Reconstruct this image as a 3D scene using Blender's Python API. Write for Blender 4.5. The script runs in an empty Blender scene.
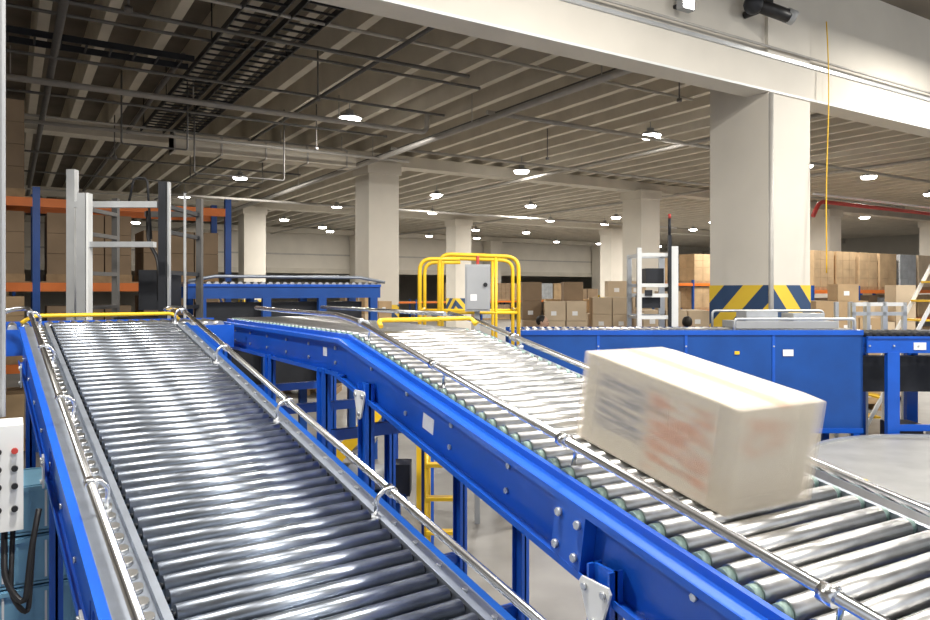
import bpy, bmesh, math, random
from mathutils import Matrix, Vector
random.seed(7)
scene = bpy.context.scene

# ------------------------------------------------------------------ materials
def mat(name, col, rough=0.5, metal=0.0, var=0.08, scale=6.0, bump=0.0, emit=None, estr=0, alpha=1.0, stretch=None):
    m = bpy.data.materials.new(name); m.use_nodes = True
    nt = m.node_tree; b = nt.nodes["Principled BSDF"]
    b.inputs["Roughness"].default_value = rough
    b.inputs["Metallic"].default_value = metal
    if alpha < 1: b.inputs["Alpha"].default_value = alpha
    tc = nt.nodes.new("ShaderNodeTexCoord")
    no = nt.nodes.new("ShaderNodeTexNoise"); no.inputs["Scale"].default_value = scale; no.inputs["Detail"].default_value = 4
    if stretch:
        mp = nt.nodes.new("ShaderNodeMapping"); mp.inputs["Scale"].default_value = stretch
        nt.links.new(tc.outputs["Object"], mp.inputs[0]); nt.links.new(mp.outputs[0], no.inputs["Vector"])
    else:
        nt.links.new(tc.outputs["Object"], no.inputs["Vector"])
    r = nt.nodes.new("ShaderNodeValToRGB")
    r.color_ramp.elements[0].position = 0.3; r.color_ramp.elements[1].position = 0.7
    r.color_ramp.elements[0].color = tuple(c*(1-var) for c in col)+(1,)
    r.color_ramp.elements[1].color = tuple(min(1, c*(1+var)) for c in col)+(1,)
    nt.links.new(no.outputs["Fac"], r.inputs[0]); nt.links.new(r.outputs[0], b.inputs["Base Color"])
    if bump:
        bp = nt.nodes.new("ShaderNodeBump"); bp.inputs["Strength"].default_value = bump; bp.inputs["Distance"].default_value = 0.01
        nt.links.new(no.outputs["Fac"], bp.inputs["Height"]); nt.links.new(bp.outputs[0], b.inputs["Normal"])
    if emit:
        b.inputs["Emission Color"].default_value = emit+(1,); b.inputs["Emission Strength"].default_value = estr
    return m

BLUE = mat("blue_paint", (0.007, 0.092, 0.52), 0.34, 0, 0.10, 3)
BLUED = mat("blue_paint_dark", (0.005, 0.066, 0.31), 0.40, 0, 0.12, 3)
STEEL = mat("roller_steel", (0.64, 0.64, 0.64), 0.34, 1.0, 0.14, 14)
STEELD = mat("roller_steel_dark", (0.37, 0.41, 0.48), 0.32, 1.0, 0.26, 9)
CHROME = mat("chrome_tube", (0.82, 0.83, 0.85), 0.24, 1.0, 0.04, 5)
ALU = mat("aluminium", (0.60, 0.62, 0.64), 0.42, 0.8, 0.06, 5)
COVER = mat("galvanised_cover", (0.38, 0.42, 0.49), 0.42, 0.7, 0.10, 10)
DARK = mat("dark_metal", (0.02, 0.022, 0.028), 0.5, 0.3, 0.2, 5)
BLACK = mat("black_plastic", (0.012, 0.012, 0.014), 0.45, 0, 0.1, 5)
WHITE = mat("white_paint", (0.76, 0.77, 0.76), 0.45, 0, 0.04, 5)
LABEL = mat("label_white", (0.85, 0.85, 0.85), 0.6, 0, 0.03, 30)
GREY = mat("grey_paint", (0.36, 0.37, 0.38), 0.5, 0, 0.06, 4)
YEL = mat("yellow_paint", (0.86, 0.54, 0.02), 0.4, 0, 0.06, 4)
ORANGE = mat("orange_paint", (0.75, 0.18, 0.02), 0.5, 0, 0.08, 4)
RED = mat("red_paint", (0.5, 0.05, 0.04), 0.5, 0, 0.08, 4)
CONC = mat("cream_concrete", (0.62, 0.58, 0.50), 0.8, 0, 0.07, 1.2, 0.15)
CONC2 = mat("cream_concrete_beam", (0.70, 0.66, 0.585), 0.75, 0, 0.05, 1.0, 0.1)
RIB = mat("joist_paint", (0.66, 0.61, 0.52), 0.8, 0, 0.08, 1.5)
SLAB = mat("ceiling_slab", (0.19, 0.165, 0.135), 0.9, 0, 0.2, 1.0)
FLOOR = mat("floor_concrete", (0.25, 0.24, 0.225), 0.42, 0, 0.22, 1.3, 0.05)
WALL = mat("wall_paint", (0.55, 0.52, 0.46), 0.8, 0, 0.05, 1.0)
PIPE = mat("pipe_galv", (0.46, 0.44, 0.41), 0.5, 0.2, 0.08, 5)
PIPED = mat("pipe_dark", (0.15, 0.145, 0.14), 0.5, 0.3, 0.08, 5)
CARD = mat("cardboard", (0.46, 0.32, 0.18), 0.85, 0, 0.14, 2.5)
CARD2 = mat("cardboard_light", (0.58, 0.46, 0.32), 0.85, 0, 0.10, 2.5)
CARD3 = mat("cardboard_dark", (0.26, 0.18, 0.11), 0.85, 0, 0.14, 2.5)
WOOD = mat("pallet_wood", (0.36, 0.24, 0.13), 0.85, 0, 0.2, 8)
CRATE = mat("crate_blue_plastic", (0.20, 0.42, 0.58), 0.5, 0, 0.08, 6)
SHRINK = mat("wrapped_goods", (0.40, 0.42, 0.44), 0.35, 0, 0.15, 4)
EMIT = mat("lamp_glow", (1, 1, 1), 0.5, 0, 0, 5, 0, (1.0, 0.97, 0.90), 30)
SKIN = mat("skin", (0.60, 0.38, 0.27), 0.6, 0, 0.05, 8)
HAIR = mat("hair_black", (0.015, 0.012, 0.01), 0.6, 0, 0.2, 30)
NAVY = mat("navy_cloth", (0.03, 0.05, 0.12), 0.85, 0, 0.1, 12)
VEST = mat("orange_vest", (0.9, 0.22, 0.03), 0.7, 0, 0.08, 12)
CLOTH = mat("grey_cloth", (0.12, 0.13, 0.15), 0.85, 0, 0.1, 12)
RUB = mat("belt_grey", (0.32, 0.32, 0.31), 0.5, 0.1, 0.12, 3)
BEARING = mat("bearing_cap", (0.26, 0.37, 0.34), 0.45, 0.2, 0.08, 10)

def hazard():
    m = bpy.data.materials.new("hazard_stripes"); m.use_nodes = True
    nt = m.node_tree; b = nt.nodes["Principled BSDF"]; b.inputs["Roughness"].default_value = 0.6
    tc = nt.nodes.new("ShaderNodeTexCoord"); sp = nt.nodes.new("ShaderNodeSeparateXYZ")
    nt.links.new(tc.outputs["Object"], sp.inputs[0])
    a = nt.nodes.new("ShaderNodeMath"); a.operation = 'ADD'
    nt.links.new(sp.outputs[0], a.inputs[0]); nt.links.new(sp.outputs[1], a.inputs[1])
    c = nt.nodes.new("ShaderNodeMath"); c.operation = 'ADD'
    nt.links.new(a.outputs[0], c.inputs[0]); nt.links.new(sp.outputs[2], c.inputs[1])
    d = nt.nodes.new("ShaderNodeMath"); d.operation = 'MULTIPLY'; d.inputs[1].default_value = 1.5
    nt.links.new(c.outputs[0], d.inputs[0])
    e = nt.nodes.new("ShaderNodeMath"); e.operation = 'FRACT'; nt.links.new(d.outputs[0], e.inputs[0])
    f = nt.nodes.new("ShaderNodeMath"); f.operation = 'GREATER_THAN'; f.inputs[1].default_value = 0.5
    nt.links.new(e.outputs[0], f.inputs[0])
    mx = nt.nodes.new("ShaderNodeMix"); mx.data_type = 'RGBA'
    mx.inputs[6].default_value = (0.85, 0.58, 0.05, 1); mx.inputs[7].default_value = (0.03, 0.07, 0.16, 1)
    nt.links.new(f.outputs[0], mx.inputs[0]); nt.links.new(mx.outputs[2], b.inputs["Base Color"])
    return m
HAZ = hazard()

# ------------------------------------------------------------------ mesh builder
def fillet(pts, r, n=5):
    pts = [Vector(p) for p in pts]
    out = [pts[0]]
    for i in range(1, len(pts)-1):
        a, p, b = pts[i-1], pts[i], pts[i+1]
        da, db = (a-p), (b-p)
        rr = min(r, da.length*0.48, db.length*0.48)
        s = p+da.normalized()*rr; e = p+db.normalized()*rr
        for k in range(n+1):
            t = k/n
            out.append(s*(1-t)**2+p*2*t*(1-t)+e*t*t)
    out.append(pts[-1])
    return out

class G:
    def __init__(s, name):
        s.name = name; s.v = []; s.f = []; s.m = []; s.sm = []; s.mats = []; s.T = Matrix.Identity(4)
    def mi(s, m):
        if m not in s.mats: s.mats.append(m)
        return s.mats.index(m)
    def add(s, vs, fs, m, sm=False):
        o = len(s.v)
        s.v += [s.T @ Vector(v) for v in vs]
        k = s.mi(m)
        for i, f in enumerate(fs):
            s.f.append([o+j for j in f]); s.m.append(k); s.sm.append(sm if isinstance(sm, bool) else sm[i])
    def bx(s, x0, x1, y0, y1, z0, z1, m):
        s.add([(x0,y0,z0),(x1,y0,z0),(x1,y1,z0),(x0,y1,z0),(x0,y0,z1),(x1,y0,z1),(x1,y1,z1),(x0,y1,z1)],
              [(0,3,2,1),(4,5,6,7),(0,1,5,4),(1,2,6,5),(2,3,7,6),(3,0,4,7)], m)
    def box(s, c, d, m, R=None):
        vs = []
        for z in (-.5,.5):
            for x, y in ((-.5,-.5),(.5,-.5),(.5,.5),(-.5,.5)):
                p = Vector((x*d[0], y*d[1], z*d[2]))
                if R is not None: p = R @ p
                vs.append(Vector(c)+p)
        s.add(vs, [(0,3,2,1),(4,5,6,7),(0,1,5,4),(1,2,6,5),(2,3,7,6),(3,0,4,7)], m)
    def beam(s, p0, p1, w, h, m):
        p0, p1 = Vector(p0), Vector(p1); d = (p1-p0); L = d.length; d.normalize()
        up = Vector((0,0,1)) if abs(d.z) < .95 else Vector((0,1,0))
        sd = d.cross(up).normalized(); u = sd.cross(d)
        R = Matrix((sd, d, u)).transposed()
        s.box((p0+p1)/2, (w, L, h), m, R)
    def cyl(s, p0, p1, r, m, n=14, r2=None):
        p0, p1 = Vector(p0), Vector(p1); d = (p1-p0).normalized()
        a = Vector((0,0,1)) if abs(d.z) < .9 else Vector((1,0,0))
        x = d.cross(a).normalized(); y = d.cross(x); r2 = r if r2 is None else r2
        vs = []
        for p, q in ((p0, r), (p1, r2)):
            for i in range(n):
                t = 2*math.pi*i/n; vs.append(p+(x*math.cos(t)+y*math.sin(t))*q)
        fs = [(i, (i+1) % n, n+(i+1) % n, n+i) for i in range(n)]
        sm = [True]*n+[False, False]
        fs += [tuple(range(n))[::-1], tuple(range(n, 2*n))]
        s.add(vs, fs, m, sm)
    def tube(s, pts, r, m, n=10, fil=0):
        pts = fillet(pts, fil) if fil else [Vector(p) for p in pts]
        vs = []; fs = []; nx = None
        for i, p in enumerate(pts):
            if i == 0: d = pts[1]-p
            elif i == len(pts)-1: d = p-pts[i-1]
            else: d = (pts[i+1]-p).normalized()+(p-pts[i-1]).normalized()
            d.normalize()
            if nx is None:
                a = Vector((0,0,1)) if abs(d.z) < .9 else Vector((1,0,0)); nx = d.cross(a).normalized()
            else:
                nx = (nx-d*nx.dot(d)).normalized()
            ny = d.cross(nx)
            for k in range(n):
                t = 2*math.pi*k/n; vs.append(p+(nx*math.cos(t)+ny*math.sin(t))*r)
        for i in range(len(pts)-1):
            for k in range(n):
                fs.append((i*n+k, i*n+(k+1) % n, (i+1)*n+(k+1) % n, (i+1)*n+k))
        sm = [True]*len(fs)+[False, False]
        L = (len(pts)-1)*n
        fs += [tuple(range(n))[::-1], tuple(range(L, L+n))]
        s.add(vs, fs, m, sm)
    def prism(s, prof, vec, m):
        n = len(prof); v = Vector(vec)
        vs = [Vector(p) for p in prof]+[Vector(p)+v for p in prof]
        fs = [(i, (i+1) % n, n+(i+1) % n, n+i) for i in range(n)]+[tuple(range(n))[::-1], tuple(range(n, 2*n))]
        s.add(vs, fs, m)
    def sphere(s, c, rx, ry, rz, m, n=16):
        c = Vector(c); vs = [c+Vector((0,0,-rz))]
        h = n//2
        for i in range(1, h):
            t = math.pi*i/h-math.pi/2
            for k in range(n):
                a = 2*math.pi*k/n
                vs.append(c+Vector((rx*math.cos(t)*math.cos(a), ry*math.cos(t)*math.sin(a), rz*math.sin(t))))
        vs.append(c+Vector((0,0,rz))); fs = []
        for k in range(n): fs.append((0, 1+(k+1) % n, 1+k))
        for i in range(h-2):
            for k in range(n):
                a = 1+i*n+k; b = 1+i*n+(k+1) % n; fs.append((a, b, b+n, a+n))
        o = 1+(h-2)*n
        for k in range(n): fs.append((o+k, o+(k+1) % n, len(vs)-1))
        s.add(vs, fs, m, True)
    def done(s, parent=None, bevel=0.0, loc=None):
        me = bpy.data.meshes.new(s.name); me.from_pydata([tuple(v) for v in s.v], [], s.f)
        for m in s.mats: me.materials.append(m)
        for p, k, q in zip(me.polygons, s.m, s.sm): p.material_index = k; p.use_smooth = q
        bm = bmesh.new(); bm.from_mesh(me); bmesh.ops.recalc_face_normals(bm, faces=bm.faces); bm.to_mesh(me); bm.free()
        ob = bpy.data.objects.new(s.name, me); scene.collection.objects.link(ob)
        if loc: ob.location = loc
        if bevel:
            md = ob.modifiers.new("bevel", 'BEVEL'); md.width = bevel; md.segments = 2; md.limit_method = 'ANGLE'
        if parent: ob.parent = parent
        return ob

# camera-aligned frame, turned 32 deg to the building grid (r = right, f = forward)
CS, SN = 0.8466, 0.5323
def SG(r, f, z=0.0): return Vector((r*CS+f*SN, -r*SN+f*CS, z))
RZ = Matrix.Rotation(-math.atan2(SN, CS), 3, 'Z')
def SGM(r, f, z=0.0): return Matrix.Translation(SG(r, f, z)) @ RZ.to_4x4()

CAMZ = 2.2
# ------------------------------------------------------------------ room
g = G("floor"); g.bx(-12, 58, -7, 62, -0.2, 0, FLOOR); g.done()
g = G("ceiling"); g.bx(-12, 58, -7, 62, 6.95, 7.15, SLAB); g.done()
g = G("wall_north"); g.bx(-12, 58, 62, 62.3, 0, 6.95, WALL); g.done()
g = G("wall_east"); g.bx(58, 58.3, -7, 62.3, 0, 6.95, WALL); g.done()
g = G("wall_west"); g.bx(-12.3, -12, -7, 62.3, 0, 6.95, WALL); g.done()

g = G("ceiling_joists")
x = -11.6
while x < 57.5:
    g.prism([(x-.08,6.75,6.36),(x+.08,6.75,6.36),(x+.13,6.75,6.95),(x-.13,6.75,6.95)], (0,55.2,0), RIB)
    x += 0.86
g.done()
CX = [9.56, 20.9, 32.3, 43.7]; CY = [20.3, 33.9, 47.3]
g = G("roof_beam")
for y in CY:
    g.bx(-11.9, 57.9, y-.28, y+.28, 6.02, 6.36, CONC)
g.bx(-11.9, 57.9, 48.0, 48.3, 3.35, 6.34, CONC2)
g.bx(-11.9, 57.9, 47.9, 48.0, 3.35, 3.7, CONC)
g.bx(-11.9, 57.9, 47.94, 48.0, 4.6, 4.7, PIPE)
g.done()
# near bay downstand beam
g = G("downstand_beam")
g.bx(-11.9, 57.9, 6.36, 6.72, 5.0, 5.48, CONC2)
g.bx(-11.9, 57.9, 6.42, 6.66, 5.52, 6.95, CONC2)
g.bx(-11.9, 57.9, 6.33, 6.75, 5.48, 5.53, ALU)
g.bx(-11.9, 57.9, 6.345, 6.36, 5.0, 5.03, WHITE)
g.tube([(-11.9,6.33,5.62),(57,6.33,5.62)],.018,PIPE,8)
g.done()

def column(x, y, big=False):
    g = G("concrete_column")
    h = 6.9 if big else 6.02
    g.bx(-.5,.5,-.5,.5,0.0,h if big else 5.75,CONC2)
    if not big: g.bx(-.56,.56,-.56,.56,5.7,6.04,CONC2)
    z0,z1 = (1.55,2.27) if big else (.95,1.75)
    for (a,b,c,d) in ((-.505,.505,-.508,-.5),(-.505,.505,.5,.508),(-.508,-.5,-.505,.505),(.5,.508,-.505,.505)):
        g.bx(a,b,c,d,z0,z1,HAZ)
    g.done(bevel=0.0, loc=(x,y,0))
column(9.56, 6.87, True); column(20.9, 6.87, True); column(32.3, 6.87, True)
for y in CY:
    for x in CX: column(x+(1.0 if (x==32.3 and y==20.3) else 0), y)
for y in CY: column(-2.0, y)

# ------------------------------------------------------------------ ceiling services
g = G("ceiling_pipework")
def pipe(pts, r, m=PIPE, fil=.2): g.tube(pts, r, m, 8, fil)
pipe([(-9,14.6,5.85),(8.2,14.7,5.85),(8.2,14.7,6.3)], .06)
pipe([(-9,11.0,6.05),(7.0,11.0,6.05)], .035, PIPED)
pipe([(-9,10.2,6.15),(12.0,10.2,6.15)], .03)
pipe([(8.35,6.9,5.72),(8.35,46,5.72)], .07)
pipe([(8.6,6.9,5.9),(8.6,46,5.9)], .03, PIPED)
pipe([(-1,17.5,5.7),(9.2,17.5,5.7)], .04)
pipe([(14.5,7,5.9),(14.5,47,5.9)], .05, PIPE)
pipe([(8.4,12.5,5.9),(30,12.5,5.9)], .05, PIPE)
pipe([(8.4,17.0,5.9),(34,17.0,5.9)], .04)
pipe([(4.5,26.6,5.5),(30,26.6,5.5)], .05)
pipe([(9.0,6.28,0.0),(9.0,6.28,4.95)], .035)
pipe([(2.5,13,6.2),(2.5,47,6.2)], .05, PIPED)
pipe([(5.3,7,6.1),(5.3,47,6.1)], .035, PIPED)
pipe([(0.6,9,6.0),(0.6,47,6.0)], .06, PIPED)
pipe([(-1.2,9,5.9),(-1.2,47,5.9)], .05)
pipe([(22.5,7,6.0),(22.5,47,6.0)], .05)
for yy,zz,mm in ((8.6,6.2,PIPED),(12.0,6.2,PIPED),(13.4,5.95,PIPED),(16.2,6.0,PIPED),(18.8,6.1,PIPE),(22.5,5.9,PIPED),(27,6.0,PIPED),(30,5.8,PIPE)):
    pipe([(-9,yy,zz),(7.9,yy,zz)],.028,mm)
for yy in (9,13,18,24,30):
    g.cyl((8.35,yy,5.7),(8.35,yy,6.4),.012,PIPE,6)
for xx in (0,3,6):
    g.cyl((xx,14.65,5.85),(xx,14.65,6.4),.012,PIPE,6)
for (xx,yy,zz) in ((1.2,9.5,5.6),(4.6,12.2,5.6),(6.0,16,5.5),(2.1,19,5.4),(10.8,9.5,5.85),(12,15,5.7)):
    g.cyl((xx,yy,zz),(xx,yy,6.5),.015,PIPED,6); g.cyl((xx,yy,zz-.06),(xx,yy,zz),.05,PIPED,8)
g.done()
g = G("cable_tray")
for x0 in (3.0, 3.7):
    g.bx(x0-.27,x0-.25,7,19.5,6.12,6.22,DARK); g.bx(x0+.25,x0+.27,7,19.5,6.12,6.22,DARK)
    y = 7.1
    while y < 19.4: g.bx(x0-.26,x0+.26,y,y+.03,6.13,6.16,DARK); y += .3
g.bx(-6,2.6,12.6,12.63,6.0,6.1,DARK); g.bx(-6,2.6,13.1,13.13,6.0,6.1,DARK)
y=-6
while y<2.6: g.bx(y,y+.03,12.6,13.13,6.01,6.04,DARK); y+=.35
for yy in (8,12,16,19):
    for x0 in (2.74,3.96): g.cyl((x0,yy,6.2),(x0,yy,6.94),.01,DARK,6)
g.done()
g = G("air_duct")
g.bx(3.3,8.0,18.3,18.9,5.55,5.95,RIB)
for k in range(5): g.bx(3.3+k*1.1,3.34+k*1.1,18.27,18.93,5.52,5.98,PIPE)
for xx in (3.6,6,7.7): g.cyl((xx,18.6,5.9),(xx,18.6,6.4),.015,PIPE,6)
g.done()
g = G("trapeze_hanger")
for (x0,x1,y,z) in ((1.8,3.0,15.2,5.0),(3.4,5.4,16.5,4.75),(4.2,6.2,20.9,5.3)):
    g.tube([(x0,y,6.4),(x0,y,z),(x1,y,z),(x1,y,6.4)],.018,PIPED,6,.05)
g.done()
g = G("red_sprinkler_pipe"); g.tube([(17.5,11,4.1),(17.8,11,4.5),(31,11,4.5)],.055,RED,8,.2); g.tube([(18,11.3,4.75),(31,11.3,4.75)],.03,WHITE,8); g.done()
g = G("hanging_yellow_cable")
pts=[]
for i in range(24):
    t=i/23; pts.append((10.3-.18*t*t+.03*math.sin(t*7),6.26-.1*t,6.2-3.75*t))
g.tube(pts,.010,YEL,6); g.done()

# ------------------------------------------------------------------ lamps
def lamp_mesh():
    g = G("high_bay_lamp")
    g.cyl((0,0,0.02),(0,0,.10),.27,GREY,20,.18); g.cyl((0,0,.10),(0,0,.2),.09,GREY,14); g.cyl((0,0,.2),(0,0,.62),.012,GREY,6)
    g.cyl((0,0,-.05),(0,0,0.02),.20,EMIT,20,.25)
    return g.done(loc=(0,-50,0))
src = lamp_mesh()
lamps = [(6.4,15.0),(13.4,12.7),(13.9,18.7),(14.5,25.2),(20,26.2),(27,28),(20.6,13.2),(24.5,13.4),(27.2,20.2),(33.5,27),(31,14.5),(6.6,24.8),(38,21),(16.1,41.9)]
for yy in (31,38.5,44.5):
    for xx in (6,12.6,17.6,25,29,36.5,41,48): lamps.append((xx,yy))
near = [(0.6,2.0),(4.6,3.0),(-3.0,5.2),(8.5,1.5),(2.2,-2.5),(12.5,4.2),(18,3)]  # unseen lamps added over the near bay to light the foreground
litset = set(range(0,13)) | {15,17,19,24,26,28}
def add_lamp(i,x,y,z,power,lit):
    ob = src if i==0 else src.copy()
    if i>0: scene.collection.objects.link(ob)
    ob.location=(x,y,z)
    if lit:
        l=bpy.data.lights.new("lamp_light",'AREA'); l.shape='DISK'; l.size=.5; l.energy=power; l.color=(1,.955,.88)
        lo=bpy.data.objects.new("lamp_light",l); scene.collection.objects.link(lo); lo.location=(0,0,-.07); lo.parent=ob
i=0
for k,(x,y) in enumerate(lamps):
    add_lamp(i,x,y,6.0 if min(abs(y-c) for c in CY)>.5 else 5.6, 330 if k<14 else 560, k in litset); i+=1
for (x,y) in near:
    add_lamp(i,x,y,6.3,320,True); i+=1

g = G("floodlight"); g.box((7.22,6.25,5.86),(.22,.1,.26),GREY); g.box((7.22,6.195,5.86),(.18,.01,.22),EMIT); g.bx(7.18,7.26,6.29,6.42,5.80,5.84,DARK); g.done()
g = G("security_camera")
g.cyl((8.6,6.41,6.0),(8.6,6.15,6.0),.05,DARK); g.cyl((8.45,6.12,6.02),(8.9,5.95,5.9),.09,BLACK); g.sphere((8.42,6.14,6.02),.13,.13,.13,DARK); g.cyl((8.88,5.97,5.92),(8.98,5.92,5.88),.10,GREY); g.box((8.65,6.2,6.15),(.4,.12,.12),BLACK); g.done()

# ------------------------------------------------------------------ roller conveyors
def frame_matrix(origin, up):
    y = Vector(up).normalized(); x = y.cross(Vector((0,0,1))).normalized(); z = x.cross(y)
    M = Matrix.Identity(4)
    for i in range(3): M[i][0]=x[i]; M[i][1]=y[i]; M[i][2]=z[i]; M[i][3]=origin[i]
    return M
def rollers(g, W, ya, yb, pitch, r, m, capm=None):
    y = ya+pitch/2
    while y < yb:
        g.cyl((.004,y,-r),(W-.004,y,-r),r,m,18)
        g.cyl((-.03,y,-r),(W+.03,y,-r),r*.35,DARK,8)
        if capm:
            g.cyl((-.022,y,-r),(.003,y,-r),r*.86,capm,12); g.cyl((W-.003,y,-r),(W+.022,y,-r),r*.86,capm,12)
        y += pitch
def channel(g, x, side, ya, yb, H, m, fl=.055, top=-.012, bolts=.42):
    t=.006; s=side
    xs=lambda a:(x+s*a)
    a,b=sorted((xs(0),xs(t))); g.bx(a,b,ya,yb,top-H,top,m)
    a,b=sorted((xs(t),xs(fl))); g.bx(a,b,ya,yb,top-t,top,m); g.bx(a,b,ya,yb,top-H,top-H+t,m)
    a,b=sorted((xs(fl-.005),xs(fl))); g.bx(a,b,ya,yb,top-.022,top-t,m); g.bx(a,b,ya,yb,top-H+t,top-H+.022,m)
    if bolts:
        y=ya+.15
        while y<yb:
            for dz in (-.06,-H+.06):
                g.cyl((xs(t),y,top+dz),(xs(t+.008),y,top+dz),.011,ALU,6)
            y+=bolts
def bracket(g, x, y, s, h, base=-.02):
    o=s*.055
    g.tube([(x,y,h),(x+o*.4,y,h+.012),(x+o,y,h-.02),(x+o*.9,y,base)],.008,CHROME,8,.02)
    g.cyl((x,y-.018,h),(x,y+.018,h),.021,CHROME,12)
    g.cyl((x+o*.9,y,base-.012),(x+o*.9,y,base+.012),.018,ALU,8)
def gusset(g, P, s):
    x,y,z=P
    prof=[(x,y-.062,z+.03),(x,y-.052,z+.045),(x,y+.052,z+.045),(x,y+.062,z+.03),(x,y+.02,z-.085),(x,y,z-.095),(x,y-.02,z-.085)]
    g.prism(prof,(s*.008,0,0),WHITE)
    for dy,dz in ((-.038,.022),(.038,.022),(0,-.065)):
        g.cyl((x+s*.008,y+dy,z+dz),(x+s*.016,y+dy,z+dz),.011,ALU,6)
def leg(g, x, y, ztop, m=BLUE, w=.05, d=.09):
    g.bx(x-w/2,x+w/2,y-d/2,y-d/2+.008,.01,ztop,m); g.bx(x-w/2,x+w/2,y+d/2-.008,y+d/2,.01,ztop,m)
    g.bx(x-.005,x+.005,y-d/2,y+d/2,.01,ztop,m)
    g.bx(x-.08,x+.08,y-.08,y+.08,0,.012,m)

# ---- left conveyor
MA = frame_matrix((0.22,5.35,1.995),(-.057,1.218,.239))
W_A=.735
gA = G("roller_conveyor"); g=gA; g.T=MA
LA=-4.9
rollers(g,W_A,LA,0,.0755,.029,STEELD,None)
g.bx(-.005,W_A+.005,LA,0,-.15,-.14,DARK)  # dark sheet added under the rollers so the gaps look shaded
# left: inner strip, cover, blue channel
g.bx(-.035,-.012,LA,.0,-.07,-.004,COVER)
g.bx(-.145,-.035,LA,.0,-.034,-.028,COVER)
channel(g,-.145,-1,LA,0,.24,BLUE,.03,top=-.026)
y=LA+.04
while y<0:
    g.cyl((-.068,y,-.03),(-.068,y,-.012),.021,STEEL,10); y+=.0755
g.bx(W_A+.012,W_A+.035,LA,0,-.07,-.006,COVER)
g.bx(W_A+.035,W_A+.085,LA,0,-.03,-.024,COVER)
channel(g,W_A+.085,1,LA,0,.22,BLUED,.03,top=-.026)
y=LA+.1
while y<0:
    g.cyl((W_A+.058,y,-.024),(W_A+.058,y,-.014),.010,ALU,6); y+=.151
# rails
g.tube([(-.12,LA,.085),(-.12,-.05,.085),(-.13,.03,.085),(-.20,.08,.07),(-.26,.10,.045)],.0145,CHROME,12,.04)
for yy in (-.12,-.95,-1.8,-2.7,-3.6,-4.4): bracket(g,-.12,yy,1,.085)
g.tube([(W_A+.055,LA,.085),(W_A+.055,-.05,.085),(W_A+.02,.06,.075),(W_A-.03,.09,.05)],.0145,CHROME,12,.04)
for yy in (-.1,-1.1,-2.1,-3.1,-4.1): bracket(g,W_A+.055,yy,-1,.085,-.01)
# end cross tube
g.tube([(-.16,.02,-.01),(-.10,.05,.03),(W_A+.02,.05,.03),(W_A+.06,.02,-.01)],.013,YEL,10,.04)
g.T=Matrix.Identity(4)
def topA(x,y): return MA@Vector((x,y,-.27))
for yy in (-.35,-1.80,-3.05,-4.3):
    for xx in (-.13,W_A+.075):
        P=topA(xx,yy); leg(g,P.x,P.y,P.z+.12)
    P=topA(-.14,yy); Q=topA(W_A+.075,yy)
    g.bx(P.x,Q.x,P.y-.02,P.y+.02,.45,.51,BLUE); g.bx(P.x,Q.x,P.y-.02,P.y+.02,P.z-.12,P.z-.06,BLUE)
    g.T=Matrix.Identity(4); gusset(g,(P.x-.035,P.y,P.z+.05),-1)
g.done()

# ---- right conveyor
MB = frame_matrix((1.577,3.62,1.973),(.0574,1.146,.198))
W_B=.735; LB=-3.9
gB = G("roller_conveyor"); g=gB; g.T=MB
rollers(g,W_B,LB,0,.078,.028,STEEL,BEARING)
g.bx(-.005,W_B+.005,LB,0,-.16,-.15,DARK)  # added dark sheet, shades the roller gaps and hides the floor
g.bx(-.045,-.026,LB,.0,-.07,-.012,BLUE)
channel(g,-.045,-1,LB,.0,.21,BLUE,.055,top=-.035)
g.bx(W_B+.026,W_B+.045,LB,0,-.07,-.012,COVER)
channel(g,W_B+.045,1,LB,0,.21,BLUE,.05,top=-.035)
g.tube([(W_B+.02,LB,.035),(W_B+.02,.0,.045),(W_B+.02,.35,.02)],.0145,CHROME,12,.06)
for yy in (-.4,-1.3,-3.1): bracket(g,W_B+.02,yy,1,.04)
g.tube([(-.02,LB,.085),(-.03,-.12,.085),(-.045,.15,.065),(-.06,1.2,-.12),(-.08,1.9,-.235)],.0145,CHROME,12,.12)
for yy in (-.15,-1.0,-1.9,-2.8): bracket(g,-.03,yy,1,.085,-.03)
# splice plates / labels on web
for yy in (-2.05,):
    g.bx(-.098,-.052,yy-.07,yy+.07,-.235,-.05,BLUE)
    for a in (-.045,.045):
        for b in (-.09,-.19): g.cyl((-.11,yy+a,b),(-.098,yy+a,b),.013,ALU,6)
g.bx(-.0525,-.0515,-1.08,-.98,-.19,-.125,LABEL)
g.tube([(.14,-.02,.03),(.14,.03,.055),(W_B-.0,.03,.055),(W_B,-.02,.03)],.013,YEL,10,.04)
# level section
ML=Matrix.Translation((1.577,3.62,1.973)) ; g.T=ML
rollers(g,W_B,.02,2.55,.078,.028,STEEL,BEARING)
g.bx(-.005,W_B+.005,0,2.55,-.16,-.15,DARK)  # same added dark sheet, darkens gaps between the level rollers
g.bx(-.045,-.026,0,2.55,-.07,-.012,BLUE)
channel(g,-.045,-1,0,2.55,.20,BLUE,.055,top=-.035)
channel(g,W_B+.03,1,0,2.55,.20,BLUE,.055,top=-.035)
g.bx(-.0525,-.0515,.28,.34,-.15,-.10,LABEL)
g.tube([(W_B+.03,.35,.075),(W_B+.03,2.5,.075)],.0145,CHROME,12)
g.T=Matrix.Identity(4)
for (yy,gus) in ((-.42,True),(-2.22,True),(-3.5,True)):
    for xx in (-.085,W_B+.085):
        P=MB@Vector((xx,yy,-.24)); leg(g,P.x,P.y,P.z+.08)
    P=MB@Vector((-.11,yy,-.24)); Q=MB@Vector((W_B+.085,yy,-.24))
    gusset(g,(P.x-.005,P.y,P.z+.0),-1)
    g.bx(P.x+.03,Q.x,P.y-.02,P.y+.02,P.z-.18,P.z-.12,BLUE); g.bx(P.x+.03,Q.x,P.y-.02,P.y+.02,.4,.46,BLUE)
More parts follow.
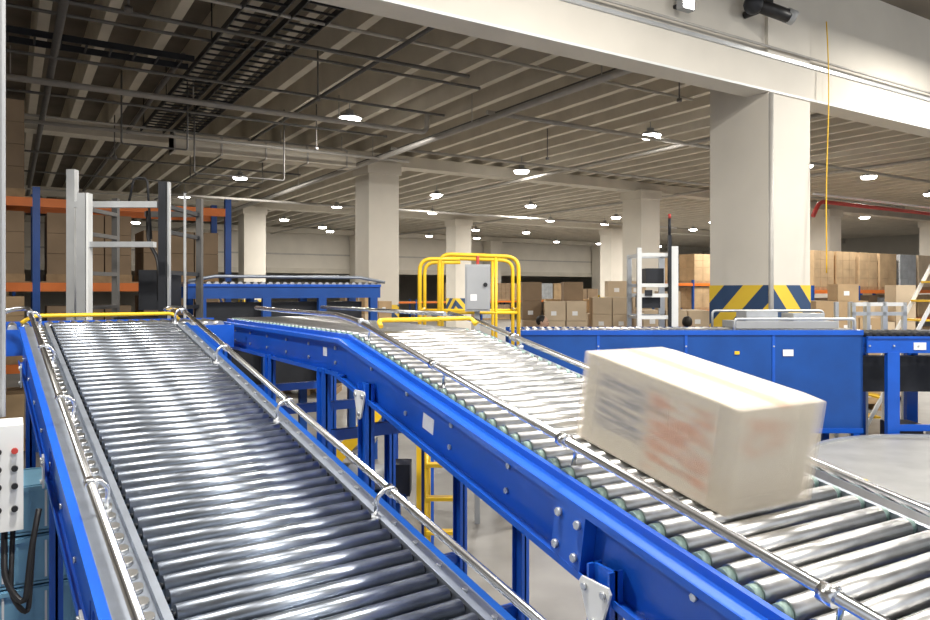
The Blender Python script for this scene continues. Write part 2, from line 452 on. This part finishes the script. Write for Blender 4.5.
for yy in (3.86,4.85,6.0):
    leg(g,1.49,yy,1.76); leg(g,2.39,yy,1.76)
    g.bx(1.49,2.39,yy-.02,yy+.02,1.35,1.41,BLUE); g.bx(1.49,2.39,yy-.02,yy+.02,.5,.56,BLUE)
g.bx(1.47,1.51,3.86,6.0,1.0,1.06,BLUE)
g.done()

# ------------------------------------------------------------------ parcel in motion
def parcel_mat(alpha=1.0):
    m = bpy.data.materials.new("parcel_card"); m.use_nodes=True
    nt=m.node_tree; b=nt.nodes["Principled BSDF"]; b.inputs["Roughness"].default_value=.8
    b.inputs["Alpha"].default_value=alpha
    tc=nt.nodes.new("ShaderNodeTexCoord"); sp=nt.nodes.new("ShaderNodeSeparateXYZ"); nt.links.new(tc.outputs["Object"],sp.inputs[0])
    def M(op,a,b_=None):
        n=nt.nodes.new("ShaderNodeMath"); n.operation=op
        for i,v in enumerate((a,b_)):
            if v is None: continue
            if isinstance(v,(int,float)): n.inputs[i].default_value=v
            else: nt.links.new(v,n.inputs[i])
        return n.outputs[0]
    def soft(ax,c,h,s):
        d=M('ABSOLUTE',M('SUBTRACT',sp.outputs[ax],c))
        r=nt.nodes.new("ShaderNodeMapRange"); r.interpolation_type='SMOOTHSTEP'
        r.inputs[1].default_value=h; r.inputs[2].default_value=h+s; r.inputs[3].default_value=1; r.inputs[4].default_value=0
        nt.links.new(d,r.inputs[0]); return r.outputs[0]
    def noise(sc,lo=.40,hi=.66):
        mp=nt.nodes.new("ShaderNodeMapping"); mp.inputs["Scale"].default_value=sc; nt.links.new(tc.outputs["Object"],mp.inputs[0])
        n=nt.nodes.new("ShaderNodeTexNoise"); n.inputs["Scale"].default_value=1; n.inputs["Detail"].default_value=1; nt.links.new(mp.outputs[0],n.inputs["Vector"])
        r=nt.nodes.new("ShaderNodeMapRange"); r.inputs[1].default_value=lo; r.inputs[2].default_value=hi; nt.links.new(n.outputs[0],r.inputs[0]); return r.outputs[0]
    def layer(prev,mask,col):
        mx=nt.nodes.new("ShaderNodeMix"); mx.data_type='RGBA'
        nt.links.new(mask,mx.inputs[0])
        if isinstance(prev,tuple): mx.inputs[6].default_value=prev
        else: nt.links.new(prev,mx.inputs[6])
        mx.inputs[7].default_value=col; return mx.outputs[2]
    left=M('LESS_THAN',sp.outputs[0],-.17)
    front=M('LESS_THAN',sp.outputs[1],-.26)
    top=M('GREATER_THAN',sp.outputs[2],.298)
    base=(.88,.81,.69,1)
    m1=M('MULTIPLY',M('MULTIPLY',soft(1,.13,.07,.08),soft(2,.17,.07,.04)),M('MULTIPLY',left,noise((1,5,70),.3,.6)))
    c=layer(base,M('MULTIPLY',m1,.55),(.22,.25,.36,1))
    m2=M('MULTIPLY',M('MULTIPLY',soft(1,-.13,.09,.07),soft(2,.14,.11,.03)),M('MULTIPLY',left,noise((1,5,34),.38,.6)))
    c=layer(c,M('MULTIPLY',m2,.5),(.82,.30,.16,1))
    m3=M('MULTIPLY',M('MULTIPLY',soft(1,-.03,.03,.05),soft(2,.24,.03,.02)),M('MULTIPLY',left,noise((1,2.5,40))))
    c=layer(c,M('MULTIPLY',m3,.4),(.35,.33,.34,1))
    m4=M('MULTIPLY',M('MULTIPLY',soft(0,0,.022,.012),top),1.0)
    c=layer(c,M('MULTIPLY',m4,.5),(.80,.42,.28,1))
    m5=M('MULTIPLY',M('MULTIPLY',soft(0,-.05,.07,.05),soft(2,.22,.04,.03)),M('MULTIPLY',front,noise((14,1,24))))
    c=layer(c,M('MULTIPLY',m5,.45),(.80,.42,.28,1))
    m6=M('MULTIPLY',M('MULTIPLY',front,soft(2,.0,.05,.1)),.25)
    c=layer(c,m6,(.60,.50,.36,1))
    nt.links.new(c,b.inputs["Base Color"])
    return m
PM=parcel_mat()
par=bpy.data.objects.new("cardboard_parcel",None); scene.collection.objects.link(par)
par.matrix_world = MB @ Matrix.Translation((.19+.185,-2.32+.30,0.002))
par.empty_display_size=.1
g=G("box_body"); g.bx(-.181,.181,-.262,.262,0.001,.307,PM)
ob=g.done(bevel=.008); ob.parent=par
PG=parcel_mat(.22)
for k in range(8):
    e=.0095*(k+1); q=.0005*k
    g=G("soft_edge_%d"%(k+1)); g.bx(-.1845+q,.1845-q,-.262-e,.262+e,0.0+q*.3,.3105-q,PG)
    ob=g.done(bevel=.006); ob.parent=par

# ------------------------------------------------------------------ transfer conveyor behind left conveyor
g=G("transfer_conveyor")
g.T=Matrix.Translation((-.35,5.55,1.97))
for k in range(22):
    g.cyl((.05+k*.078,.03,-.028),(.05+k*.078,.62,-.028),.028,STEEL,12)
g.bx(0,1.78,0,.02,-.2,-.03,BLUE); g.bx(0,1.78,.63,.65,-.2,-.0,BLUE)
g.T=Matrix.Identity(4)
for xx in (-.3,1.35):
    for yy in (5.58,6.17): leg(g,xx,yy,1.78)
g.done()

# white control box with conduit, buttons, cables
g=G("control_box")
g.bx(-.28,.045,3.40,3.60,1.24,1.66,WHITE)
for k,zz in enumerate((1.56,1.49,1.42,1.33)):
    g.cyl((.015,3.395,zz),(.015,3.38,zz),.012,BLACK if k else RED,10); g.cyl((-.04,3.395,zz),(-.04,3.38,zz),.012,BLACK,10)
g.bx(-.26,-.05,3.60,3.64,.0,1.24,BLUE)
g.tube([(-.03,3.66,1.66),(-.03,3.66,6.9)],.014,GREY,8)
g.tube([(-.02,3.5,1.24),(-.02,3.38,1.05),(0.05,3.32,.95),(.07,3.38,1.15),(.10,3.45,1.3)],.012,BLACK,8,.08)
g.tube([(.01,3.5,1.24),(.0,3.35,1.0),(0.06,3.35,.90),(.08,3.48,1.15)],.01,BLACK,8,.08)
g.done(bevel=.004)

def crate_stack(x,y,n,rot=0):
    g=G("plastic_crate_stack"); g.T=Matrix.Translation((x,y,0))@Matrix.Rotation(rot,4,'Z')
    for k in range(n):
        z=k*.25
        g.bx(-.3,.3,-.2,-.185,z+.01,z+.24,CRATE); g.bx(-.3,.3,.185,.2,z+.01,z+.24,CRATE)
        g.bx(-.3,-.285,-.2,.2,z+.01,z+.24,CRATE); g.bx(.285,.3,-.2,.2,z+.01,z+.24,CRATE)
        g.bx(-.3,.3,-.2,.2,z,z+.015,CRATE)
        g.bx(-.315,.315,-.215,.215,z+.215,z+.235,CRATE)
        for q in range(-4,5): g.bx(q*.06-.005,q*.06+.005,-.208,-.2,z+.03,z+.21,WHITE if q%3==0 else CRATE)
    g.done()
crate_stack(.15,4.35,5); crate_stack(-.55,4.5,4)

# lower conveyor and ladder beneath the right conveyor
g=G("lower_roller_conveyor")
g.T=Matrix.Translation((2.7,5.0,1.15))
for k in range(20): g.cyl((.05+k*.085,.03,-.03),(.05+k*.085,.6,-.03),.028,STEEL,12)
g.bx(0,1.8,0,.02,-.14,.0,BLUE); g.bx(0,1.8,.62,.64,-.14,.0,BLUE)
for xx in (.1,1.7):
    for yy in (.01,.63): g.bx(xx-.04,xx+.04,yy-.03,yy+.03,-1.15,-.14,BLUE)
g.done()
g=G("gear_motor")
g.T=SGM(-.9,5.6,0)
g.cyl((0,0,.75),(.32,0,.75),.1,GREY,16); g.box((.4,0,.75),(.16,.2,.24),DARK); g.cyl((-.05,0,.75),(0,0,.75),.11,DARK,16)
g.bx(-.05,.45,-.1,.1,.58,.65,BLUED); g.bx(0,.05,-.05,.05,0,.58,BLUED); g.bx(.35,.4,-.05,.05,0,.58,BLUED)
g.done()
g=G("yellow_step_ladder")
g.T=SGM(-.28,5.2,0)
for xx in (0,.26): g.tube([(xx,0,0),(xx,.05,1.02)],.016,YEL,8)
for k in range(4): g.bx(0,.26,-.02+.01*k,.05+.01*k,.2+.24*k,.225+.24*k,YEL)
g.tube([(0,0.05,1.02),(0,.35,1.02),(0,.4,0)],.016,YEL,8,.05); g.tube([(.26,0.05,1.02),(.26,.35,1.02),(.26,.4,0)],.016,YEL,8,.05)
g.done()
# low floor-level conveyors / machinery in the shade below the level section
g=G("low_belt_machine")
g.bx(1.3,2.0,7.0,8.0,.3,1.0,DARK); g.bx(1.3,2.0,6.97,7.0,.75,.9,BLUED)
for xx in (1.35,1.9):
    g.bx(xx,xx+.07,7.0,7.08,0,.75,BLUED)
for k in range(5): g.cyl((1.4+k*.13,6.96,.5),(1.4+k*.13,7.0,.5),.05,GREY,12)
g.tube([(1.4,7.1,1.0),(1.6,7.05,1.25),(1.95,7.1,1.0)],.02,BLACK,8,.2)
g.done()

# ------------------------------------------------------------------ blue panelled conveyor
g=G("panelled_conveyor")
g.T=SGM(0,9.0,0)
x0,x1=.55,4.95
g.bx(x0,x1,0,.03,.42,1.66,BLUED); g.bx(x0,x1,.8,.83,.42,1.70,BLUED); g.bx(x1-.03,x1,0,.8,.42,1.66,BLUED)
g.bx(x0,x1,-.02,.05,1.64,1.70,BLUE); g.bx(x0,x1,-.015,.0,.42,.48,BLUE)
k=x0
while k<x1-.1:
    g.bx(k,k+.035,-.012,0,.45,1.64,BLUE)
    for zz in (.6,1.0,1.5): g.cyl((k+.017,-.02,zz),(k+.017,-.012,zz),.012,ALU,6)
    k+=1.09
g.bx(1.95,2.06,-.016,-.012,1.38,1.46,LABEL); g.bx(3.95,4.08,-.016,-.012,1.38,1.46,LABEL); g.bx(3.35,3.41,-.016,-.012,1.4,1.44,YEL)
k=x0+.08
while k<x1: g.cyl((k,.07,1.675),(k,.78,1.675),.03,STEEL,10); k+=.1
g.tube([(3.35,-.0,1.66),(3.35,0,1.84),(4.85,0,1.84),(4.85,0,1.66)],.018,ALU,8,.05)
g.tube([(3.35,.8,1.66),(3.35,.8,1.92),(4.85,.8,1.92),(4.85,.8,1.66)],.018,ALU,8,.05)
g.bx(3.45,4.75,.2,.7,1.71,1.80,GREY); g.bx(3.6,4.0,.25,.6,1.80,1.93,SHRINK); g.bx(4.2,4.6,.25,.6,1.80,1.9,ALU)
for k in (x0+.05,1.9,3.3,x1-.08):
    for yy in (.02,.78): g.bx(k-.04,k+.04,yy-.03,yy+.04,0,.45,BLUE)
g.done()
# right-hand conveyor
g=G("side_roller_conveyor")
g.T=SGM(0,8.95,0)
x0,x1=4.98,8.6
for yy in (0,.78):
    g.bx(x0,x1,yy,yy+.03,1.42,1.60,BLUE); g.bx(x0,x1,yy-.02,yy+.03,1.60,1.625,BLUE)
k=x0+.06
while k<x1: g.cyl((k,.05,1.64),(k,.76,1.64),.032,DARK,10); k+=.1
for k in (5.3,6.0,7.2,8.4):
    for yy in (.01,.77): g.bx(k-.075,k+.075,yy-.02,yy+.05,0,1.43,BLUE)
    g.bx(k-.09,k+.09,-.04,.06,0,.02,BLUE)
g.bx(x0+.3,x1-.2,.02,.05,.45,.53,BLUE)
for k in range(12): g.cyl((5.0+.3*k,-.025,1.51),(5.0+.3*k,0,1.51),.012,ALU,6)
g.bx(5.55,5.7,-.012,-.0,1.46,1.55,LABEL)
g.bx(5.05,8.5,.3,.5,.9,1.35,DARK)
g.done()
g=G("conveyor_drive_unit"); g.T=SGM(5.45,9.15,0)
g.bx(0,.35,0,.35,0,.5,DARK); g.cyl((.1,-.02,.25),(.1,0,.25),.08,GREY,14); g.bx(.6,1.3,0,.35,0,.4,GREY); g.bx(.7,1.0,.05,.3,.4,.65,DARK); g.done()

# curved belt (carousel)
g=G("curved_belt_carousel"); 
c=SG(5.3,6.95); R0,R1=.25,1.85; N=72
def ring(r0,r1,z0,z1,m,a0=0,a1=2*math.pi):
    vs=[];fs=[]
    for i in range(N+1):
        a=a0+(a1-a0)*i/N
        for r,z in ((r0,z0),(r1,z0),(r1,z1),(r0,z1)): vs.append((c.x+r*math.cos(a),c.y+r*math.sin(a),z))
    for i in range(N):
        for k in range(4): fs.append((i*4+k,i*4+(k+1)%4,(i+1)*4+(k+1)%4,(i+1)*4+k))
    g.add(vs,fs,m)
ring(R0,R1-.05,.36,.42,RUB); ring(R1-.05,R1,.25,.45,ALU); ring(.02,R0,.30,.42,RUB); ring(R0+.05,R1-.1,.05,.3,DARK)
for i in range(8):
    a=2*math.pi*i/8+.2
    g.cyl((c.x+(R1-.2)*math.cos(a),c.y+(R1-.2)*math.sin(a),0),(c.x+(R1-.2)*math.cos(a),c.y+(R1-.2)*math.sin(a),.36),.03,BLUED,8)
p=SG(3.72,6.75); g.cyl((p.x,p.y,.42),(p.x,p.y,.43),.035,YEL,12)
g.done()

# ------------------------------------------------------------------ yellow crossover platform + isolator box
g=G("crossover_platform")
g.T=SGM(0,7.0,0)
g.bx(-.5,.6,0,.9,1.38,1.43,GREY); g.bx(-.5,.6,-.02,0,1.36,1.5,YEL)
r=.020
for yy in (0.02,.88):
    g.tube([(-.44,yy,1.4),(-.44,yy,2.50),(-.05,yy,2.50)],r,YEL,10,.12)
    g.tube([(-.25,yy,1.4),(-.25,yy,2.55),(.52,yy,2.52),(.52,yy,1.4)],r,YEL,10,.12)
    g.tube([(-.44,yy,1.98),(.52,yy,1.98)],r*.8,YEL,10)
    g.tube([(.3,yy,1.4),(.3,yy,2.52)],r*.8,YEL,10)
for xx in (-.44,.52):
    g.tube([(xx,.02,2.0),(xx,.88,2.0)],r*.8,YEL,10)
    for yy in (.02,.88): g.bx(xx-.03,xx+.03,yy-.03,yy+.03,0,1.38,YEL)
for k in range(5): g.bx(-.75-.0*k-.22*k,-.5-.22*k,.1,.8,1.14-.27*k,1.17-.27*k,GREY)
for yy in (.08,.82): g.beam((-.5,yy,1.4),(-1.72,yy,.03),.03,.12,YEL)
g.done()
g=G("isolator_cabinet"); g.T=SGM(.0,6.75,0)
g.bx(.0,.235,0,.14,2.0,2.44,GREY); g.bx(.015,.22,-.008,0,2.02,2.42,GREY); g.cyl((.19,-.02,2.25),(.19,-.008,2.25),.02,BLACK); g.bx(.09,.14,.05,.1,0,2.0,GREY)
g.cyl((.12,.07,2.44),(.12,.07,2.52),.015,RED); g.bx(.05,.11,-.01,-.008,2.1,2.16,LABEL); g.done(bevel=.005)

# background raised blue conveyor
g=G("raised_blue_conveyor")
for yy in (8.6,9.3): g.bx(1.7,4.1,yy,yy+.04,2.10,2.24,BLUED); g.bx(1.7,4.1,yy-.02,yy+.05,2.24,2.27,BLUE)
k=1.76
while k<4.1: g.cyl((k,8.64,2.27),(k,9.3,2.27),.03,STEEL,10); k+=.09
g.tube([(1.7,8.58,2.30),(2.0,8.58,2.36),(3.8,8.58,2.36),(4.15,8.58,2.3)],.02,COVER,8)
for k in (1.85,2.6,3.3,4.0):
    for yy in (8.6,9.3): g.bx(k-.05,k+.05,yy-.02,yy+.05,0,2.1,BLUED)
g.bx(1.8,4.0,8.62,8.66,1.55,1.65,BLUED); g.bx(1.9,3.9,8.75,9.2,1.72,2.05,DARK); g.bx(1.9,3.9,8.75,9.2,1.0,1.5,DARK)
g.bx(1.8,4.0,8.62,8.66,.7,.8,BLUED)
g.done()

# left lift frame (aluminium posts)
g=G("box_lift_frame"); g.T=SGM(0,7.0,0)
g.bx(-3.86,-3.78,0,.08,0,3.37,ALU); g.bx(-3.60,-3.52,-.3,-.22,0,3.1,ALU); g.bx(-3.51,-3.49,-.3,-.22,0,3.1,WHITE)
g.bx(-2.97,-2.90,0,.08,0,3.25,DARK); g.bx(-2.89,-2.87,0.02,.06,0,3.25,ALU)
g.bx(-3.78,-2.98,.0,.06,3.0,3.06,ALU); g.bx(-3.55,-2.9,-.28,-.2,2.60,2.65,ALU); g.bx(-3.5,-2.9,.9,.96,3.0,3.06,PIPED)
g.bx(-3.86,-3.80,.9,.96,0,3.2,PIPED); g.bx(-2.94,-2.88,.9,.96,0,3.2,PIPED)
for z in (2.0,2.35,2.75,3.0):
    g.bx(-3.84,-3.80,.08,.9,z,z+.04,PIPED); g.bx(-2.94,-2.90,.08,.9,z,z+.04,DARK)
g.tube([(-3.2,.3,3.0),(-3.2,.3,2.7),(-3.05,.2,2.5),(-3.0,.1,2.1)],.02,BLACK,8,.1)
g.bx(-3.45,-3.0,.1,.8,1.85,1.93,DARK); g.tube([(-3.3,0.1,3.05),(-3.25,.1,3.3),(-3.12,.1,3.3),(-3.08,.1,2.7)],.012,BLACK,8,.05)
g.bx(-3.25,-3.02,.2,.7,2.0,2.4,DARK)
g.tube([(-2.75,.1,0),(-2.75,.1,3.15)],.014,GREY,8)
g.done()

# right lift frame
g=G("vertical_lift_frame"); g.T=SGM(0,9.9,0)
g.bx(2.36,2.42,0,.06,0,2.78,WHITE); g.bx(2.82,2.92,0,.08,0,2.8,WHITE); g.bx(2.78,2.82,-.03,.03,0,2.95,DARK)
g.bx(2.36,2.42,.6,.66,0,2.7,ALU); g.bx(2.82,2.9,.6,.66,0,2.7,ALU)
for z in (2.66,2.24,2.10,1.8): g.bx(2.36,2.9,.01,.05,z,z+.05,WHITE); g.bx(2.36,2.9,.6,.64,z,z+.05,ALU)
for x in (2.37,2.84):
    for z in (2.66,1.8): g.bx(x,x+.04,.05,.6,z,z+.04,ALU)
g.cyl((2.80,.0,2.95),(2.80,.0,3.18),.02,DARK); g.cyl((2.80,.0,3.18),(2.80,.0,3.24),.02,RED)
g.bx(2.45,2.7,.1,.5,1.95,2.12,DARK); g.bx(2.46,2.56,-.02,.0,2.12,2.2,DARK)
g.bx(2.5,2.75,.1,.5,2.28,2.5,DARK)
g.done()

# metal bracket cart on the right
g=G("metal_parts_cart"); g.T=SGM(5.3,9.9,0)
g.bx(0,.75,0,.5,1.55,1.6,ALU)
for x in (0,.2,.42,.7): g.bx(x,x+.05,0,.05,1.6,2.03,ALU); g.bx(x,x+.05,.45,.5,0,2.03,ALU)
g.bx(0,.75,0,.03,1.85,1.9,ALU); g.bx(0,.75,0,.03,1.98,2.03,WHITE)
for x in (0,.7): g.bx(x,x+.05,0,.05,0,1.55,ALU)
g.done()
g=G("rolling_step_ladder"); g.T=SGM(.33,10.8,0)
for yy in (0,.5):
    g.beam((5.6,yy,.05),(7.1,yy,2.85),.03,.05,WHITE); g.beam((7.12,yy,0),(7.12,yy,2.85),.04,.04,WHITE)
for k in range(9): g.bx(5.7+.155*k,5.88+.155*k,0,.5,.28+.29*k,.31+.29*k,YEL)
g.done()

# ------------------------------------------------------------------ pallets of boxes
def stack(name,x,y,rot,nx,ny,nz,s,m=None,wrap=False):
    g=G(name); g.T=Matrix.Translation((x,y,0))@Matrix.Rotation(rot,4,'Z')
    w=nx*s[0]; d=ny*s[1]
    for k in range(5): g.bx(-w/2,w/2,-d/2+k*(d-.09)/4,-d/2+k*(d-.09)/4+.09,.12,.14,WOOD)
    for xx in (-w/2,-.05,w/2-.1): g.bx(xx,xx+.1,-d/2,d/2,0,.12,WOOD)
    for i in range(nx):
        for j in range(ny):
            for k in range(nz+ (random.random()<.3) - (random.random()<.25)):
                mm=m or random.choice((CARD,CARD2,CARD2,CARD,CARD3))
                e=.006+random.random()*.01
                g.bx(-w/2+i*s[0]+e,-w/2+(i+1)*s[0]-e,-d/2+j*s[1]+e,-d/2+(j+1)*s[1]-e,.14+k*s[2]+.002,.14+(k+1)*s[2]-.004,mm)
                if k%2==0 and mm is not SHRINK: g.bx(-w/2+i*s[0]+.12,-w/2+i*s[0]+.22,-d/2+j*s[1]+e-.002,-d/2+j*s[1]+e,.14+k*s[2]+.1,.14+k*s[2]+.18,LABEL)
    g.done()
rz=-math.atan2(SN,CS)
for (r,f,nx,ny,nz,s,m) in [
    (1.7,14.0,3,2,5,(.4,.4,.37),None),(3.0,14.2,3,2,6,(.38,.4,.32),CARD2),(2.4,16.2,3,2,6,(.4,.4,.31),CARD),
    (3.75,13.2,3,2,5,(.4,.4,.34),CARD2),(7.0,13.6,3,2,6,(.4,.4,.31),CARD),
    (8.2,14.5,3,2,5,(.4,.4,.36),CARD2),(-3.3,15.5,3,2,5,(.4,.4,.34),CARD3)]:
    p=SG(r,f); stack("boxes_on_pallet",p.x,p.y,rz,nx,ny,nz,s,m)
for (r,f) in ((3.4,21.5),(-2.9,20.5),(-7.2,20)):
    p=SG(r,f); stack("boxes_on_pallet",p.x,p.y,0,3,3,5,(.42,.4,.35),None)

def rack(name,x0,y0,bays,levels,bw=2.7,dep=1.0,fill=.9,cut=99,cards=(CARD,CARD2,CARD3,CARD,SHRINK)):
    g=G(name)
    g.T=Matrix.Translation((x0,y0,0))
    for b in range(bays+1):
        H=levels[-1]+.15
        for yy in (0,dep-.09): g.bx(b*bw-.045,b*bw+.045,yy-.01,yy+.08,0,H,BLUED)
        for q in range(int((H-.7)/.8)): g.beam((b*bw,.05,.2+q*.8),(b*bw,dep-.05,.2+q*.8+.5),.03,.03,BLUED)
    for b in range(bays):
        for li,z in enumerate(levels):
            last = li==len(levels)-1
            if z>.3:
                for yy in (-.01,dep-.06): g.bx(b*bw+.045,(b+1)*bw-.045,yy,yy+.05,z-.12,z,ORANGE)
            if b>=cut and last: continue
            g.bx(b*bw+.05,(b+1)*bw-.05,0.05,dep-.07,z,z+.02,WOOD)
            for c_ in range(2):
                if random.random()>fill: continue
                xa=b*bw+.12+c_*(bw-.1)/2; n=random.choice((2,3)); hh=random.choice((2,3,3)) if not last else 4; w=(bw/2-.2)/n
                gap=(levels[li+1]-z-.3) if li+1<len(levels) else 1.2
                m=random.choice(cards)
                bh=min(.33,gap/hh)
                g.bx(xa,xa+n*w,.05,dep-.05,z+.02,z+.12,WOOD)
                for i in range(n):
                    for j in range(2):
                        for k in range(hh): g.bx(xa+i*w+.008,xa+(i+1)*w-.008,.06+j*(dep-.12)/2,.05+(j+1)*(dep-.12)/2,z+.12+k*bh,z+.115+(k+1)*bh,m)
    g.done()
rack("pallet_rack",-4.8,11.4,3,(.02,1.2,2.3,3.45),bw=2.55,cut=2,fill=.92,cards=(CARD3,CARD3,CARD))
rack("pallet_rack",-8,27,3,(.02,1.7,3.3))
rack("pallet_rack",22.3,14.0,6,(.02,1.15,2.2),fill=1)
rack("pallet_rack",23.0,21.8,7,(.02,1.3,2.5),fill=.8)
rack("pallet_rack",21,44,7,(.02,1.4),fill=.7)

# ------------------------------------------------------------------ workers
def skin_obj(name, joints, edges, m, parent, root=0, lv=2):
    me=bpy.data.meshes.new(name); me.from_pydata([j[0] for j in joints],edges,[]); me.materials.append(m)
    ob=bpy.data.objects.new(name,me); scene.collection.objects.link(ob)
    md=ob.modifiers.new("skin",'SKIN'); md.use_smooth_shade=True
    for i,j in enumerate(joints):
        sv=me.skin_vertices[0].data[i]; r=j[1]; sv.radius=r if isinstance(r,tuple) else (r,r); sv.use_root=(i==root)
    s=ob.modifiers.new("sub",'SUBSURF'); s.levels=lv; s.render_levels=lv
    ob.parent=parent
    return ob
def worker(x,y,rot,top_m,vest=None,bend=0.0):
    e=bpy.data.objects.new("warehouse_worker",None); scene.collection.objects.link(e)
    e.empty_display_size=.2
    skin_obj("trousers",[((0,0,.95),(.15,.11)),((-.09,0,.88),.095),((-.10,.02,.50),.065),((-.10,0,.09),.05),((.09,0,.88),.095),((.11,.03,.50),.065),((.12,.02,.09),.05)],
             [(0,1),(1,2),(2,3),(0,4),(4,5),(5,6)],CLOTH,e)
    for sx in (-.10,.12): skin_obj("shoe",[((sx,.04,.05),.045),((sx,-.08,.045),.045),((sx,-.17,.04),.035)],[(0,1),(1,2)],BLACK,e)
    skin_obj("jacket",[((0,0,.92),(.155,.115)),((0,0,1.15),(.15,.11)),((0,0,1.36),(.17,.11)),((0,0,1.47),.06),
        ((-.19,0,1.40),.06),((-.24,.01,1.13),.048),((-.20,-.22,1.06),.038),((.19,0,1.40),.06),((.24,.01,1.13),.048),((.20,-.22,1.06),.038)],
        [(0,1),(1,2),(2,3),(2,4),(4,5),(5,6),(2,7),(7,8),(8,9)],top_m,e)
    if vest: skin_obj("vest",[((0,0,.96),(.165,.125)),((0,0,1.16),(.16,.12)),((0,0,1.36),(.15,.12)),((0,0,1.42),(.11,.09))],[(0,1),(1,2),(2,3)],vest,e)
    for sx in (-1,1):
        jo=[((sx*.20,-.22,1.06),.026),((sx*.195,-.29,1.055),.03)]; ed=[(0,1)]
        for q,(dx,L) in enumerate(((-.03,.06),(-.01,.075),(.012,.07),(.032,.055))):
            i=len(jo); jo+= [((sx*.195+dx,-.31-L*.4,1.05),.009),((sx*.195+dx,-.31-L,1.02),.008)]; ed+=[(1,i),(i,i+1)]
        i=len(jo); jo+=[((sx*.195-sx*.045,-.285,1.06),.011),((sx*.195-sx*.06,-.32,1.05),.009)]; ed+=[(1,i),(i,i+1)]
        skin_obj("hand",jo,ed,SKIN,e,lv=1)
    g=G("head"); g.cyl((0,0,1.46),(0,-.01,1.56),.052,SKIN,12)
    g.sphere((0,-.01,1.635),.076,.095,.115,SKIN,18); g.sphere((0,-.105,1.625),.014,.02,.02,SKIN,8)
    for sx in (-1,1): g.sphere((sx*.077,0,1.63),.012,.02,.03,SKIN,8); g.sphere((sx*.03,-.092,1.65),.012,.01,.007,BLACK,8)
    g.sphere((0,-.095,1.585),.024,.012,.006,RED,8)
    g.sphere((0,.018,1.665),.085,.10,.10,HAIR,18)
    ob=g.done(); ob.parent=e
    e.location=(x,y,0); e.rotation_euler=(0,0,rot)
p=SG(3.75,12.2); worker(p.x,p.y,2.2,NAVY)
p=SG(1.35,12.6); worker(p.x,p.y,.6,CLOTH,VEST)
p=SG(-4.6,16.5); worker(p.x,p.y,.6,CLOTH,VEST)

# ------------------------------------------------------------------ world and camera
w=bpy.data.worlds.new("World"); scene.world=w; w.use_nodes=True
w.node_tree.nodes["Background"].inputs[0].default_value=(.88,.93,1,1); w.node_tree.nodes["Background"].inputs[1].default_value=.85

cam=bpy.data.cameras.new("camera"); cam.sensor_width=36; cam.lens=28.0; cam.shift_y=-20/930; cam.clip_start=.05; cam.clip_end=300
co=bpy.data.objects.new("camera",cam); scene.collection.objects.link(co)
co.location=(0,0,CAMZ); co.rotation_euler=(math.pi/2,0,-math.atan2(SN,CS))
scene.camera=co
scene.view_settings.view_transform='Standard'
